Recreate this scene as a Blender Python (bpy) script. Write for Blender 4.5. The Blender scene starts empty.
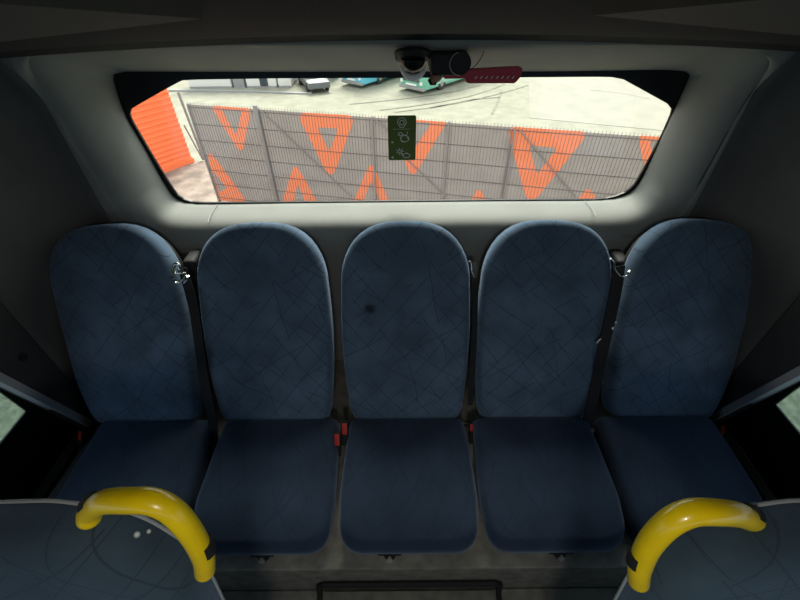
import bpy, bmesh, math, random
from mathutils import Vector, Matrix
from math import sin, cos, pi, radians, atan2
S = bpy.context.scene
COL = S.collection
random.seed(4)

# ------------------------------------------------------------ camera geometry
F = 400.0; TH = radians(41); RO = radians(0.5)
CZ = 1.70
CAM = Vector((0, 0, CZ))
def ray(px, py):
    a = (px-400)/F; b = (py-300)/F
    x, y = a*cos(RO)-b*sin(RO), a*sin(RO)+b*cos(RO)
    return Vector((x, cos(TH)-sin(TH)*y, -sin(TH)-cos(TH)*y))
def at(px, py, P, N):                 # point of a real plane seen at a pixel of the photo
    d = ray(px, py); P = Vector(P); N = Vector(N)
    return CAM + d*((P-CAM).dot(N)/d.dot(N))
def aty(px, py, y): return at(px, py, (0, y, 0), (0, 1, 0))
def atz(px, py, z): return at(px, py, (0, 0, z), (0, 0, 1))

# ------------------------------------------------------------ materials
def newmat(name):
    m = bpy.data.materials.new(name); m.use_nodes = True
    nt = m.node_tree; b = nt.nodes['Principled BSDF']
    return m, nt, b
def mat(name, col, rough=.6, metal=0, nscale=0, namt=0, bump=0, bscale=200, coat=0, spec=.5):
    m, nt, b = newmat(name)
    b.inputs['Base Color'].default_value = (*col, 1)
    b.inputs['Roughness'].default_value = rough
    b.inputs['Metallic'].default_value = metal
    b.inputs['Coat Weight'].default_value = coat
    b.inputs['Specular IOR Level'].default_value = spec
    tc = nt.nodes.new('ShaderNodeTexCoord')
    if nscale:
        n = nt.nodes.new('ShaderNodeTexNoise'); n.inputs['Scale'].default_value = nscale; n.inputs['Detail'].default_value = 5
        nt.links.new(tc.outputs['Object'], n.inputs['Vector'])
        r = nt.nodes.new('ShaderNodeValToRGB')
        r.color_ramp.elements[0].position = .35; r.color_ramp.elements[1].position = .65
        r.color_ramp.elements[0].color = (*[max(0, c*(1-namt)) for c in col], 1)
        r.color_ramp.elements[1].color = (*[min(1, c*(1+namt)) for c in col], 1)
        nt.links.new(n.outputs['Fac'], r.inputs['Fac']); nt.links.new(r.outputs['Color'], b.inputs['Base Color'])
    if bump:
        n2 = nt.nodes.new('ShaderNodeTexNoise'); n2.inputs['Scale'].default_value = bscale
        nt.links.new(tc.outputs['Object'], n2.inputs['Vector'])
        bp = nt.nodes.new('ShaderNodeBump'); bp.inputs['Strength'].default_value = bump; bp.inputs['Distance'].default_value = .002
        nt.links.new(n2.outputs['Fac'], bp.inputs['Height']); nt.links.new(bp.outputs['Normal'], b.inputs['Normal'])
    return m

def fabric(name, base, line, mottle=.25, stain=False, specks=False):
    """blue moquette woven with thin dark criss-cross lines"""
    m, nt, b = newmat(name); N = nt.nodes; L = nt.links
    b.inputs['Roughness'].default_value = .95
    b.inputs['Specular IOR Level'].default_value = .12
    b.inputs['Sheen Weight'].default_value = .35
    b.inputs['Sheen Roughness'].default_value = .45
    b.inputs['Sheen Tint'].default_value = (.55, .72, 1, 1)
    tc = N.new('ShaderNodeTexCoord'); oi = N.new('ShaderNodeObjectInfo')
    sh = N.new('ShaderNodeVectorMath'); sh.operation = 'SCALE'; sh.inputs[0].default_value = (3.1, 1.7, 5.3)
    L.new(oi.outputs['Random'], sh.inputs['Scale'])
    ad = N.new('ShaderNodeVectorMath'); ad.operation = 'ADD'
    L.new(tc.outputs['Object'], ad.inputs[0]); L.new(sh.outputs[0], ad.inputs[1])
    V = ad.outputs[0]
    def math_(op, a, bb=None, c=None):
        n = N.new('ShaderNodeMath'); n.operation = op
        for i, v in enumerate((a, bb, c)):
            if v is None: continue
            if isinstance(v, (int, float)): n.inputs[i].default_value = v
            else: L.new(v, n.inputs[i])
        return n.outputs[0]
    tot = None
    for k, (ang, fr, w, th) in enumerate([(38, 15, .017, .44), (-40, 16, .017, .44), (55, 11, .012, .50), (-58, 10, .012, .50), (12, 8, .009, .55)]):
        a = radians(ang)
        dt = N.new('ShaderNodeVectorMath'); dt.operation = 'DOT_PRODUCT'
        L.new(V, dt.inputs[0]); dt.inputs[1].default_value = (cos(a)*fr, .35*sin(a)*fr, sin(a)*fr)
        ns = N.new('ShaderNodeTexNoise'); ns.inputs['Scale'].default_value = 5+k; ns.inputs['Detail'].default_value = 0
        L.new(V, ns.inputs['Vector'])
        c = math_('MULTIPLY_ADD', ns.outputs['Fac'], .22, dt.outputs['Value'])
        fr_ = math_('FRACT', c)
        d = math_('ABSOLUTE', math_('SUBTRACT', fr_, .5))
        ln = math_('LESS_THAN', d, w)
        mk = N.new('ShaderNodeTexNoise'); mk.inputs['Scale'].default_value = 5+k; mk.inputs['Detail'].default_value = 1
        mp = N.new('ShaderNodeVectorMath'); mp.operation = 'ADD'; mp.inputs[1].default_value = (7.*k, 3.*k, 1.*k)
        L.new(V, mp.inputs[0]); L.new(mp.outputs[0], mk.inputs['Vector'])
        ln = math_('MULTIPLY', ln, math_('GREATER_THAN', mk.outputs['Fac'], th))
        tot = ln if tot is None else math_('MAXIMUM', tot, ln)
    mo = N.new('ShaderNodeTexNoise'); mo.inputs['Scale'].default_value = 9; mo.inputs['Detail'].default_value = 6
    L.new(V, mo.inputs['Vector'])
    cr = N.new('ShaderNodeValToRGB'); cr.color_ramp.elements[0].position = .3; cr.color_ramp.elements[1].position = .7
    cr.color_ramp.elements[0].color = (*[c*(1-mottle) for c in base], 1); cr.color_ramp.elements[1].color = (*[c*(1+mottle) for c in base], 1)
    L.new(mo.outputs['Fac'], cr.inputs['Fac'])
    mx = N.new('ShaderNodeMix'); mx.data_type = 'RGBA'
    L.new(math_('MULTIPLY', tot, .60), mx.inputs['Factor']); L.new(cr.outputs['Color'], mx.inputs[6]); mx.inputs[7].default_value = (*line, 1)
    out = mx.outputs[2]
    def spot(out, cen, rad, col, amt, nm='spot'):
        ds = N.new('ShaderNodeVectorMath'); ds.operation = 'DISTANCE'; ds.name = nm
        L.new(tc.outputs['Object'], ds.inputs[0]); ds.inputs[1].default_value = cen
        nn = N.new('ShaderNodeTexNoise'); nn.inputs['Scale'].default_value = 60
        L.new(tc.outputs['Object'], nn.inputs['Vector'])
        dd = math_('MULTIPLY_ADD', nn.outputs['Fac'], rad*.7, ds.outputs['Value'])
        mr = N.new('ShaderNodeMapRange'); mr.inputs['From Min'].default_value = rad*.8; mr.inputs['From Max'].default_value = rad*1.5
        mr.inputs['To Min'].default_value = amt; mr.inputs['To Max'].default_value = 0
        L.new(dd, mr.inputs['Value'])
        m2 = N.new('ShaderNodeMix'); m2.data_type = 'RGBA'; L.new(mr.outputs[0], m2.inputs['Factor'])
        L.new(out, m2.inputs[6]); m2.inputs[7].default_value = (*col, 1)
        return m2.outputs[2]
    if stain: out = spot(out, (-.105, .0, .363), .019, (.020, .024, .030), .9)
    if specks:
        for cen, r in specks: out = spot(out, cen, r, (.75, .78, .75), 1., 'speck_%d' % specks.index((cen, r)))
    L.new(out, b.inputs['Base Color'])
    wv = N.new('ShaderNodeTexNoise'); wv.inputs['Scale'].default_value = 500
    L.new(tc.outputs['Object'], wv.inputs['Vector'])
    bp = N.new('ShaderNodeBump'); bp.inputs['Strength'].default_value = .35; bp.inputs['Distance'].default_value = .002
    L.new(wv.outputs['Fac'], bp.inputs['Height']); L.new(bp.outputs['Normal'], b.inputs['Normal'])
    return m

def glassmat(name, tint, gl=.05):
    m = bpy.data.materials.new(name); m.use_nodes = True; nt = m.node_tree; nt.nodes.clear()
    o = nt.nodes.new('ShaderNodeOutputMaterial'); mx = nt.nodes.new('ShaderNodeMixShader')
    t = nt.nodes.new('ShaderNodeBsdfTransparent'); t.inputs['Color'].default_value = (*tint, 1)
    g = nt.nodes.new('ShaderNodeBsdfGlossy'); g.inputs['Roughness'].default_value = .02
    mx.inputs['Fac'].default_value = gl
    nt.links.new(t.outputs[0], mx.inputs[1]); nt.links.new(g.outputs[0], mx.inputs[2]); nt.links.new(mx.outputs[0], o.inputs['Surface'])
    return m

M = {}
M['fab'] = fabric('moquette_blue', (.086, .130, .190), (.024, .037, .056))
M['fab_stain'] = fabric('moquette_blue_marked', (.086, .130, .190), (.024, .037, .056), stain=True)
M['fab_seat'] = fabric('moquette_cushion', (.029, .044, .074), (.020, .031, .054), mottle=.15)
M['plastic'] = mat('light_grey_moulding', (.215, .225, .212), .75, bump=.25, bscale=350, nscale=6, namt=.06)
M['corner'] = mat('shade_toned_corner_moulding', (.075, .075, .072), .7, bump=.3, bscale=300, nscale=7, namt=.08)  # moulding darkened: the shade of the rear corners is put into its colour
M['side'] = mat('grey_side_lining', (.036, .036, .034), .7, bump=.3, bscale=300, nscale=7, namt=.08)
M['ceil'] = mat('charcoal_ceiling_lining', (.018, .019, .019), .95, bump=.5, bscale=400, nscale=9, namt=.2)
M['panel'] = mat('grey_ceiling_panel', (.10, .105, .10), .85, bump=.1)
M['plinth'] = mat('grey_floor_vinyl', (.17, .165, .14), .75, nscale=25, namt=.22, bump=.3)
M['floor'] = mat('speckled_floor_vinyl', (.10, .10, .095), .8, nscale=80, namt=.3, bump=.3)
M['black'] = mat('black_plastic', (.010, .010, .010), .7)
M['frit'] = mat('black_glass_border', (.003, .003, .003), .35, spec=.3)
M['rubber'] = mat('black_rubber', (.010, .010, .010), .8)
M['strap'] = mat('black_webbing', (.010, .010, .011), .85, bump=.5, bscale=600)
M['chrome'] = mat('polished_steel', (.80, .80, .78), .18, metal=1)
M['red'] = mat('red_plastic', (.62, .035, .03), .4)
M['darkred'] = mat('dark_red_plastic', (.48, .014, .030), .35)
M['brown'] = mat('brown_plastic', (.34, .19, .14), .5)
M['silver'] = mat('pale_silver_plastic', (.95, .95, .92), .35)
M['yellow'] = mat('yellow_coated_tube', (.96, .67, .004), .30, coat=.5, nscale=30, namt=.05)
M['pipe'] = mat('light_grey_piping', (.30, .32, .33), .7)
M['white'] = mat('white_print', (.8, .8, .78), .6)
M['green'] = mat('dark_green_sticker', (.085, .135, .018), .7)
M['sand'] = mat('pale_gravel_yard', (.275, .27, .215), .95, nscale=1.3, namt=.10)
M['concrete'] = mat('pale_concrete', (.29, .28, .235), .9, nscale=.8, namt=.06)
M['mark'] = mat('tyre_mark', (.22, .21, .17), .95, nscale=3, namt=.2)
M['grass'] = mat('pale_dry_grass', (.20, .215, .12), .95, nscale=9, namt=.35)
M['earth'] = mat('brown_earth', (.27, .22, .19), .95, nscale=2.5, namt=.35)
M['mesh'] = mat('grey_fence_sheet', (.40, .345, .325), .85, nscale=3, namt=.06)
M['wire'] = mat('dark_fence_wire', (.16, .135, .13), .7)
M['post'] = mat('grey_fence_post', (.24, .21, .205), .6)
M['orange'] = mat('orange_print', (1.0, .27, .125), .7)
M['orange2'] = mat('orange_ribbed_steel', (1.0, .21, .07), .6)
M['cabin'] = mat('white_cladding', (.78, .76, .74), .7)
M['grey'] = mat('grey_metal', (.30, .30, .30), .6)
M['bgreen'] = mat('green_bus_paint', (.17, .46, .34), .3)
M['bgreen2'] = mat('pale_green_bus_paint', (.33, .60, .48), .3)
M['bblue'] = mat('blue_bus_paint', (.13, .52, .68), .3)
M['carp'] = mat('dark_car_paint', (.12, .13, .14), .3)
M['dglass'] = mat('dark_vehicle_glass', (.06, .08, .09), .1)
M['tyre'] = mat('tyre_rubber', (.03, .03, .03), .85)
M['glass'] = glassmat('clear_window_glass', (.93, .95, .92), .035)
M['tint'] = glassmat('tinted_side_glass', (.47, .55, .61), .05)

# ------------------------------------------------------------ helpers
def link(name, bm, m, parent=None, smooth=True, auto=None):
    me = bpy.data.meshes.new(name); bmesh.ops.recalc_face_normals(bm, faces=bm.faces) if auto is None else None
    bm.to_mesh(me); bm.free()
    if smooth:
        for p in me.polygons: p.use_smooth = True
        try: me.set_sharp_from_angle(angle=radians(smooth if smooth is not True else 40))
        except Exception: pass
    me.materials.append(m)
    o = bpy.data.objects.new(name, me); COL.objects.link(o)
    if parent: o.parent = parent
    return o
def tag(o, label, cat, group=None, kind=None):
    if label: o['label'] = label
    if cat: o['category'] = cat
    if group: o['group'] = group
    if kind: o['kind'] = kind
    return o
def thing(name, label, cat, loc=(0, 0, 0), rz=0, group=None):
    o = bpy.data.objects.new(name, None); COL.objects.link(o); o.location = loc; o.rotation_euler = (0, 0, rz)
    o.empty_display_size = .05
    return tag(o, label, cat, group)
def struct(o, label=None, cat=None):
    return tag(o, label, cat, None, 'structure')
def dup(root, loc, label, rz=None):
    r = root.copy(); COL.objects.link(r); r.location = loc; r['label'] = label
    if rz is not None: r.rotation_euler = (0, 0, rz)
    for ch in list(root.children):
        c = ch.copy(); COL.objects.link(c); c.parent = r
        for g in ch.children:
            d = g.copy(); COL.objects.link(d); d.parent = c
    return r
def box(bm, x0, x1, y0, y1, z0, z1, Mx=None, bev=0):
    vs = [Vector((x, y, z)) for z in (z0, z1) for y in (y0, y1) for x in (x0, x1)]
    if Mx is not None: vs = [Mx @ v for v in vs]
    v = [bm.verts.new(p) for p in vs]
    fs = [bm.faces.new([v[i] for i in q]) for q in ((0, 2, 3, 1), (4, 5, 7, 6), (0, 1, 5, 4), (2, 6, 7, 3), (0, 4, 6, 2), (1, 3, 7, 5))]
    if bev:
        es = list({e for f in fs for e in f.edges})
        bmesh.ops.bevel(bm, geom=es, offset=bev, segments=3, profile=.5, affect='EDGES')
def rings(bm, R, close=True, cap0=False, cap1=False):
    V = [[bm.verts.new(p) for p in r] for r in R]
    n = len(R[0])
    for a, b in zip(V, V[1:]):
        for i in range(n if close else n-1):
            j = (i+1) % n
            bm.faces.new((a[i], a[j], b[j], b[i]))
    if cap0: bm.faces.new(V[0][::-1])
    if cap1: bm.faces.new(V[-1])
    return V
def tube(bm, pts, rad, seg=14, flat=1.0, up=None, caps=True):
    pts = [Vector(p) for p in pts]; R = []
    prev = None
    for i, p in enumerate(pts):
        t = (pts[min(i+1, len(pts)-1)]-pts[max(i-1, 0)]).normalized()
        if prev is None:
            u = Vector(up) if up else (Vector((0, 0, 1)) if abs(t.z) < .9 else Vector((1, 0, 0)))
        else: u = prev
        u = (u-t*u.dot(t)).normalized(); prev = u; w = t.cross(u)
        r = rad[i] if isinstance(rad, (list, tuple)) else rad
        R.append([p+(u*cos(a)*flat+w*sin(a))*r for a in [2*pi*k/seg for k in range(seg)]])
    rings(bm, R, True, caps, caps)
def spline(pts, n=8):
    P = [Vector(p) for p in pts]; P = [P[0]*2-P[1]]+P+[P[-1]*2-P[-2]]; out = []
    for i in range(1, len(P)-2):
        for k in range(n):
            t = k/n; a, b, c, d = P[i-1:i+3]
            out.append(.5*((2*b)+(c-a)*t+(2*a-5*b+4*c-d)*t*t+(3*b-a-3*c+d)*t**3))
    out.append(P[-2]); return out
def strip(bm, pts, width, wdir, thick):
    """webbing: a flat band of real thickness along pts"""
    R = []
    wd = Vector(wdir).normalized()
    for i, p in enumerate(pts):
        t = (pts[min(i+1, len(pts)-1)]-pts[max(i-1, 0)]).normalized()
        w = (wd-t*wd.dot(t)).normalized(); n = t.cross(w)
        R.append([p+w*width/2+n*thick/2, p-w*width/2+n*thick/2, p-w*width/2-n*thick/2, p+w*width/2-n*thick/2])
    rings(bm, R, True, True, True)
def sphere_part(bm, c, r, a0, a1, seg=24, n=8, axis='z', flip=1):
    R = []
    for i in range(n+1):
        a = a0+(a1-a0)*i/n
        R.append([Vector(c)+Vector((r*cos(a)*cos(t), r*cos(a)*sin(t), flip*r*sin(a))) for t in [2*pi*k/seg for k in range(seg)]])
    rings(bm, R, True, True, True)
def cyl(bm, c, r, h, axis=(0, 0, 1), seg=20, r2=None):
    ax = Vector(axis).normalized(); c = Vector(c)
    u = ax.orthogonal().normalized(); w = ax.cross(u); r2 = r if r2 is None else r2
    R = [[c+ax*hh+(u*cos(2*pi*k/seg)+w*sin(2*pi*k/seg))*rr for k in range(seg)] for hh, rr in ((0, r), (h, r2))]
    rings(bm, R, True, True, True)

def round_outline(pts, rad, seg=7):
    out = []; n = len(pts)
    for i in range(n):
        p = Vector(pts[i]); a = Vector(pts[i-1]); b = Vector(pts[(i+1) % n]); r = rad[i] if isinstance(rad, (list, tuple)) else rad
        da = (a-p).normalized(); db = (b-p).normalized()
        ang = da.angle(db); d = min(r/math.tan(ang/2), (a-p).length*.49, (b-p).length*.49)
        p0 = p+da*d; p1 = p+db*d
        for k in range(seg+1):
            t = k/seg; out.append((p0*(1-t)**2+p*2*t*(1-t)+p1*t*t))
    return out

# =============================================================== seats
R_ = radians(26.7)
BU = Vector((0, sin(R_), cos(R_))); BN = Vector((0, -cos(R_), sin(R_)))   # up the back, out of its face
def back_outline(h, w0=.194, w1=.212, topr=.19, n=10):
    """half widths up the back, rounded top"""
    L = []
    L += [(.0+w0-.035, -.03), (w0-.012, -.018), (w0, .015)]
    for k in range(1, 9): L.append((w0+(w1-w0)*sin(pi*k/8*.75), .015+(h-.215)*k/8))
    wa = L[-1][0]; va = L[-1][1]
    for k in range(1, n+1):
        a = pi/2*k/n
        L.append((wa*cos(a)**.72 if k < n else 0, va+(h-va)*sin(a)**.95))
    pts = [Vector((x, v)) for x, v in L]
    pts += [Vector((-p.x, p.y)) for p in pts[:-1][::-1]]
    return pts
def cushion_rings(bm, outl, cen, prof, fn):
    """prof: list of (scale, depth); fn maps (u,v,w)->3D; closes on centre line"""
    R = []
    for s, w in prof:
        R.append([fn(cen[0]+(p.x-cen[0])*s[0], cen[1]+(p.y-cen[1])*s[1], w) for p in outl])
    rings(bm, R, True, True, True)
def pillow(outl, cen, T, fn, bulge=None, edge=.022, face=.014):
    bm = bmesh.new(); prof = []
    hw = max(abs(p.x-cen[0]) for p in outl); hh = max(abs(p.y-cen[1]) for p in outl)
    def sc(d): return ((hw-d)/hw, (hh-d)/hh)
    prof.append((sc(.012), -T)); prof.append((sc(.003), -T+.004)); prof.append((sc(0), -T+.014))
    for k in range(7):
        a = pi/2*k/6; prof.append((sc(edge*(1-cos(a))), -edge*1.3+edge*1.3*sin(a)))
    base = edge
    for k in range(1, 9):
        d = base+(min(hw, hh)*.93-base)*k/8
        prof.append((sc(d), face*(1-(1-k/8)**2)))
    cushion_rings(bm, outl, cen, prof, fn)
    return bm
def back_fn(u, v, w):
    # gently dished back: bolsters along the sides, lumbar swell low down
    q = -.010*math.exp(-(u/.10)**2)*max(0, min(1, (w+.03)/.03)) + .012*math.exp(-((v-.13)/.10)**2)*max(0, min(1, (w+.03)/.03))
    return BU*v+BN*(w+q)+Vector((u, 0, 0))
P_ = radians(5)
PF = Vector((0, -cos(P_), -sin(P_)+0.0)); PN = Vector((0, -sin(P_), cos(P_)))
def pan_outline():
    pts = [(-.196, .0), (-.205, .12), (-.210, .26), (-.198, .395), (.198, .395), (.210, .26), (.205, .12), (.196, .0)]
    return round_outline([Vector(p) for p in pts], [.03, .2, .2, .075, .075, .2, .2, .03], 6)
def pan_fn(u, v, w):
    drop = -.030*max(0, (v-.27)/.125)**2
    return PF*v+PN*(w+drop+.0)+Vector((u, 0, 0))

def make_rear_seat(label, loc):
    t = thing('rear_bench_seat', label, 'bus seat', loc, 0, None)
    o = back_outline(.652)
    link('backrest', pillow(o, (0, .31), .07, back_fn), M['fab'], t, 60)
    bm = pillow([p*.965 for p in o], (0, .31), .030, lambda u, v, w: BU*(v+.006)+BN*(w-.072)+Vector((u, 0, 0)), edge=.012, face=.004)
    link('back_shell', bm, M['black'], t, 60)
    link('cushion', pillow(pan_outline(), (0, .20), .07, pan_fn, edge=.028, face=.012), M['fab_seat'], t, 60)
    bm = pillow([p*.94+Vector((0, .012)) for p in pan_outline()], (0, .20), .035, lambda u, v, w: PF*v+PN*(w-.082)+Vector((u, 0, 0)), edge=.012, face=.004)
    link('cushion_base', bm, M['black'], t, 60)
    bm = bmesh.new(); cyl(bm, PF*.385+PN*-.105+Vector((.0, 0, 0)), .019, .020, (0, 0, -1), 18)
    box(bm, -.035, .035, -.385, -.33, -.142, -.125, bev=.004)
    lt = link('latch', bm, M['black'], t)
    bm = bmesh.new(); cyl(bm, PF*.400+PN*-.112, .009, .008, (0, -1, .35), 14)
    link('latch_pin', bm, M['grey'], lt)
    return t
J = Vector((0, .779, .50))
xs = [-.884, -.434, .018, .457, .904]
labels = ['blue rear seat furthest left, partly in shadow beside the left side wall',
          'blue rear seat second from the left, behind the left yellow handle',
          'middle blue rear seat, marked with a dark spot on its back',
          'blue rear seat second from the right, between the middle seat and the right end seat',
          'blue rear seat furthest right, the brightest blue, beside the right side wall']
rs = make_rear_seat(labels[0], (xs[0], J.y, J.z)); rs['group'] = 'five seats of the rear bench'
seats = [rs]
for x, lb in zip(xs[1:], labels[1:]): seats.append(dup(rs, (x, J.y, J.z), lb))
for i, dx in enumerate((.046, .022, .002, -.010, -.032)):          # cushions sit slightly closer together than the backs
    for c in seats[i].children:
        if c.name.split('.')[0] in ('backrest', 'back_shell'): c.rotation_euler.y = radians((-4, -1, 0, 2, 4.5)[i])
        if c.name.split('.')[0] in ('cushion', 'cushion_base', 'latch'): c.location.x = dx
mid = seats[2]
for c in mid.children:
    if c.name.split('.')[0] == 'backrest':
        c.material_slots[0].link = 'OBJECT'; c.material_slots[0].material = M['fab_stain']
    if c.name.split('.')[0] == 'latch': c.location.x = -.055
for i, dx in ((1, .0), (3, .02)):
    for c in seats[i].children:
        if c.name.split('.')[0] == 'latch': c.location.x += dx

# =============================================================== front row seats with yellow handles
def make_front_seat(mirror, loc, label, specks):
    t = thing('passenger_seat', label, 'bus seat', loc, 0, 'seats of the row in front')
    s = mirror                     # +1: aisle to the +x side
    rr = radians(12); U = Vector((0, sin(rr), cos(rr))); Nn = Vector((0, -cos(rr), sin(rr)))
    H = .70
    W = .44
    pts = [(-W/2, 0), (W/2, 0), (W/2+.004, .40), (W/2, .58), (W/2-.06, .675), (W/2-.16, H), (-W/2+.10, H-.006), (-W/2, H-.10)]
    o = round_outline([Vector((p[0]*s, p[1])) for p in pts], [.03, .03, .1, .10, .10, .15, .15, .1], 6)
    fn = lambda u, v, w: U*v+Nn*w+Vector((u, 0, 0))
    f = fabric('moquette_front_'+('left' if s > 0 else 'right'), (.044, .070, .094), (.024, .038, .053), specks=specks)
    link('backrest', pillow(o, (0, .35), .075, fn, edge=.035, face=.010), f, t, 60)
    link('back_shell', pillow([p*.93 for p in o], (0, .35), .03, lambda u, v, w: U*(v+.020)+Nn*(w-.062)+Vector((u, 0, 0)), edge=.012, face=.004), M['black'], t, 60)
    bm = bmesh.new(); tube(bm, [fn(p.x*.995, p.y-.001, -.066) for p in o]+[fn(o[0].x, o[0].y, -.066)], .0028, 8); link('piping', bm, M['pipe'], t, 60)
    bm = pillow([Vector((p.x, p.y)) for p in pan_outline()], (0, .2), .07, lambda u, v, w: Vector((u, -v, w+.02)), edge=.028, face=.012)
    link('cushion', bm, M['fab_seat'], t, 60)
    bm = bmesh.new(); box(bm, -.17, .17, -.34, .02, -.42, -.05, bev=.02)
    link('pedestal', bm, M['black'], t)
    return t
FLz = .50
def hit_local(o, loc, px, py):
    from mathutils.bvhtree import BVHTree
    me = o.data; T = BVHTree.FromPolygons([v.co for v in me.vertices], [p.vertices for p in me.polygons])
    return T.ray_cast(CAM-Vector(loc), ray(px, py).normalized())[0]
sl = make_front_seat(1, (-.508, .012, FLz), 'front row blue seat back on the left with a yellow handle on its aisle corner', [((.10+.0, .112, .66), .004), ((.118, .112, .665), .003)])
for c in sl.children:
    if c.name == 'backrest.005' or c.name.startswith('backrest'):
        for k, (px, py) in enumerate(((137, 534.5), (149, 531.5))):
            h = hit_local(c, sl.location, px, py)
            if h: c.data.materials[0].node_tree.nodes['speck_%d' % k].inputs[1].default_value = h
sr = make_front_seat(-1, (.560, .007, FLz-.007), 'front row blue seat back on the right with a yellow handle on its aisle corner', None)
for c in mid.children:
    if c.name.startswith('backrest'):
        h = hit_local(c, mid.location, 370, 308.5)
        if h: M['fab_stain'].node_tree.nodes['spot'].inputs[1].default_value = h
def make_handle(parent, P, rad, label):
    loc = parent.location
    pts = [CAM+ray(px, py)*t-loc for px, py, t in P]
    path = spline(pts, 7); n = len(path)
    bm = bmesh.new()
    rr = [rad*(.90+.10*sin(pi*i/(n-1))) for i in range(n)]
    tube(bm, path, rr, 20)
    # rounded ends
    for c, q, r in ((path[0], path[1], rr[0]), (path[-1], path[-2], rr[-1])):
        ax = (c-q).normalized(); u = ax.orthogonal().normalized(); w = ax.cross(u)
        R = [[c+ax*r*.7*sin(a)+(u*cos(2*pi*k/20)+w*sin(2*pi*k/20))*r*max(.02, cos(a)) for k in range(20)] for a in [pi/2*j/5 for j in range(6)]]
        rings(bm, R, True, True, True)
    h = link('grab_handle', bm, M['yellow'], parent, 70)
    h['label'] = label
    return h, path, rr
hl, pl, rl = make_handle(sl, [(89, 519, .50), (91, 511, .495), (104, 502, .478), (128, 500.5, .465), (152, 501.5, .462), (173, 512, .472), (192, 534, .495), (203, 556, .525), (205, 571, .548)], .0148, 'glossy yellow handle arching over the corner')
hr, pr, rr2 = make_handle(sr, [(755, 529, .52), (752, 521, .512), (738, 514.5, .492), (714, 512, .475), (690, 513, .472), (668, 524, .482), (649, 545, .505), (640, 567, .532), (638.5, 581, .552)], .0152, 'glossy yellow handle arching over the corner')
for h, path, r, s in ((hl, pl, rl, 1), (hr, pr, rr2, -1)):
    for k0, k1, off in ((8, 12, Vector((-.0035*s, .003, .003))), (len(path)-12, len(path)-8, Vector((.0045*s, .002, .0)))):
        bm = bmesh.new()
        tube(bm, [p+off for p in path[k0:k1]], r[k0]*.90, 16)
        link('end_insert', bm, M['black'], h)

# =============================================================== body shell
YW = 1.32      # glass plane
YR = 1.17      # rear wall face
opening_px = [(109, 70), (250, 70.5), (400, 70), (550, 70), (693, 68), (688, 82), (680, 100), (671, 119), (658, 147), (645, 175), (637, 188), (627, 196.5), (608, 201.5), (500, 202), (400, 203), (300, 204), (192, 205.5), (181, 203), (172, 197), (160, 178), (144, 149), (126, 119), (118, 100), (114, 84)]
clear_px = [(184, 79.5), (280, 78), (400, 77.5), (520, 77), (606, 76.5), (620, 77.5), (640, 88.5), (668, 104), (672.5, 110), (662, 134), (652, 153), (640, 175), (633, 186), (622, 194), (602, 199), (500, 199.5), (400, 200.5), (300, 201.5), (197, 202.5), (186, 200), (178, 195), (166, 177), (149, 149), (130, 116), (131, 109), (150, 98), (171, 86)]
def dense(pts, n):
    pts = [Vector(p) for p in pts]; L = [0]
    for a, b in zip(pts, pts[1:]+pts[:1]): L.append(L[-1]+(b-a).length)
    out = []
    for k in range(n):
        s = L[-1]*k/n; i = max(j for j in range(len(pts)) if L[j] <= s)
        out.append(pts[i].lerp(pts[(i+1) % len(pts)], (s-L[i])/(L[i+1]-L[i])))
    return out
def ang_sample(poly, c, n):
    """sample a contour at n equal angles about c"""
    out = []
    for k in range(n):
        a = 2*pi*k/n; d = Vector((cos(a)*1.6, sin(a))); best = None
        for p, q in zip(poly, poly[1:]+poly[:1]):
            e = q-p; den = d.x*e.y-d.y*e.x
            if abs(den) < 1e-9: continue
            w = p-c; t = (w.x*e.y-w.y*e.x)/den; u = (w.x*d.y-w.y*d.x)/den
            if t > 0 and -1e-6 <= u <= 1+1e-6: best = t if best is None else max(best, t)
        out.append(c+d*best)
    return out
xz = lambda v: Vector((v.x, v.z))
OP = [xz(aty(px, py, YW)) for px, py in opening_px]
CL = [xz(aty(px, py, YW)) for px, py in clear_px]
cen = Vector((0, 1.24))
NA = 192
op = ang_sample(OP, cen, NA)
for c in (OP[0], OP[4]):
    i = min(range(NA), key=lambda k: (op[k]-c).length); op[i] = c; cl = ang_sample(CL, cen, NA)
def smooth_ring(r, it=2):
    for _ in range(it): r = [(r[i-1]+r[i]*2+r[(i+1) % len(r)])/4 for i in range(len(r))]
    return r
ops = smooth_ring(op, 1)
nor = []
for i in range(NA):
    t = (ops[(i+2) % NA]-ops[i-2]).normalized(); n = Vector((t.y, -t.x))
    if n.dot(ops[i]-cen) < 0: n = -n
    nor.append(n)
nor = [n.normalized() for n in smooth_ring(nor, 10)]
def sm(a, b, x): x = max(0, min(1, (x-a)/(b-a))); return x*x*(3-2*x)
bm = bmesh.new(); RR = []
NS = 12
def yrear(z): return YR-.07*sm(1.38, 1.55, z)
for s in range(NS+1):
    a = pi/2*s/NS; r = []
    for i in range(NA):
        n = nor[i]; up = max(0, n.y); dn = max(0, -n.y); side = abs(n.x)
        W = .085*side+.099*up**2+.045*dn**2
        D = .15+.07*up**2
        ca = (1-cos(a)); sa = sin(a)
        # upward: straight sloping header; downward: ledge then short round
        lin = s/NS
        o_ = W*(ca*(1-up**2)+lin*up**2) if dn < .3 else W*ca**(1+1.0*dn)
        d_ = D*(sa*(1-up**2)+lin*up**2) if dn < .3 else D*(sa**(1.0/(1+.4*dn)))
        p = ops[i]+n*o_
        r.append(Vector((p.x, YW+.004-d_, p.y)))
    RR.append(r)
last = RR[-1]
def zt(x): return 1.55-.030*(x/.95)**2
XR = .95
rect = []
poly = [Vector((-XR, 0)), Vector((XR, 0))]+[Vector((XR-2*XR*k/16, zt(XR-2*XR*k/16))) for k in range(17)]
rect = ang_sample(poly, cen, NA)
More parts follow.
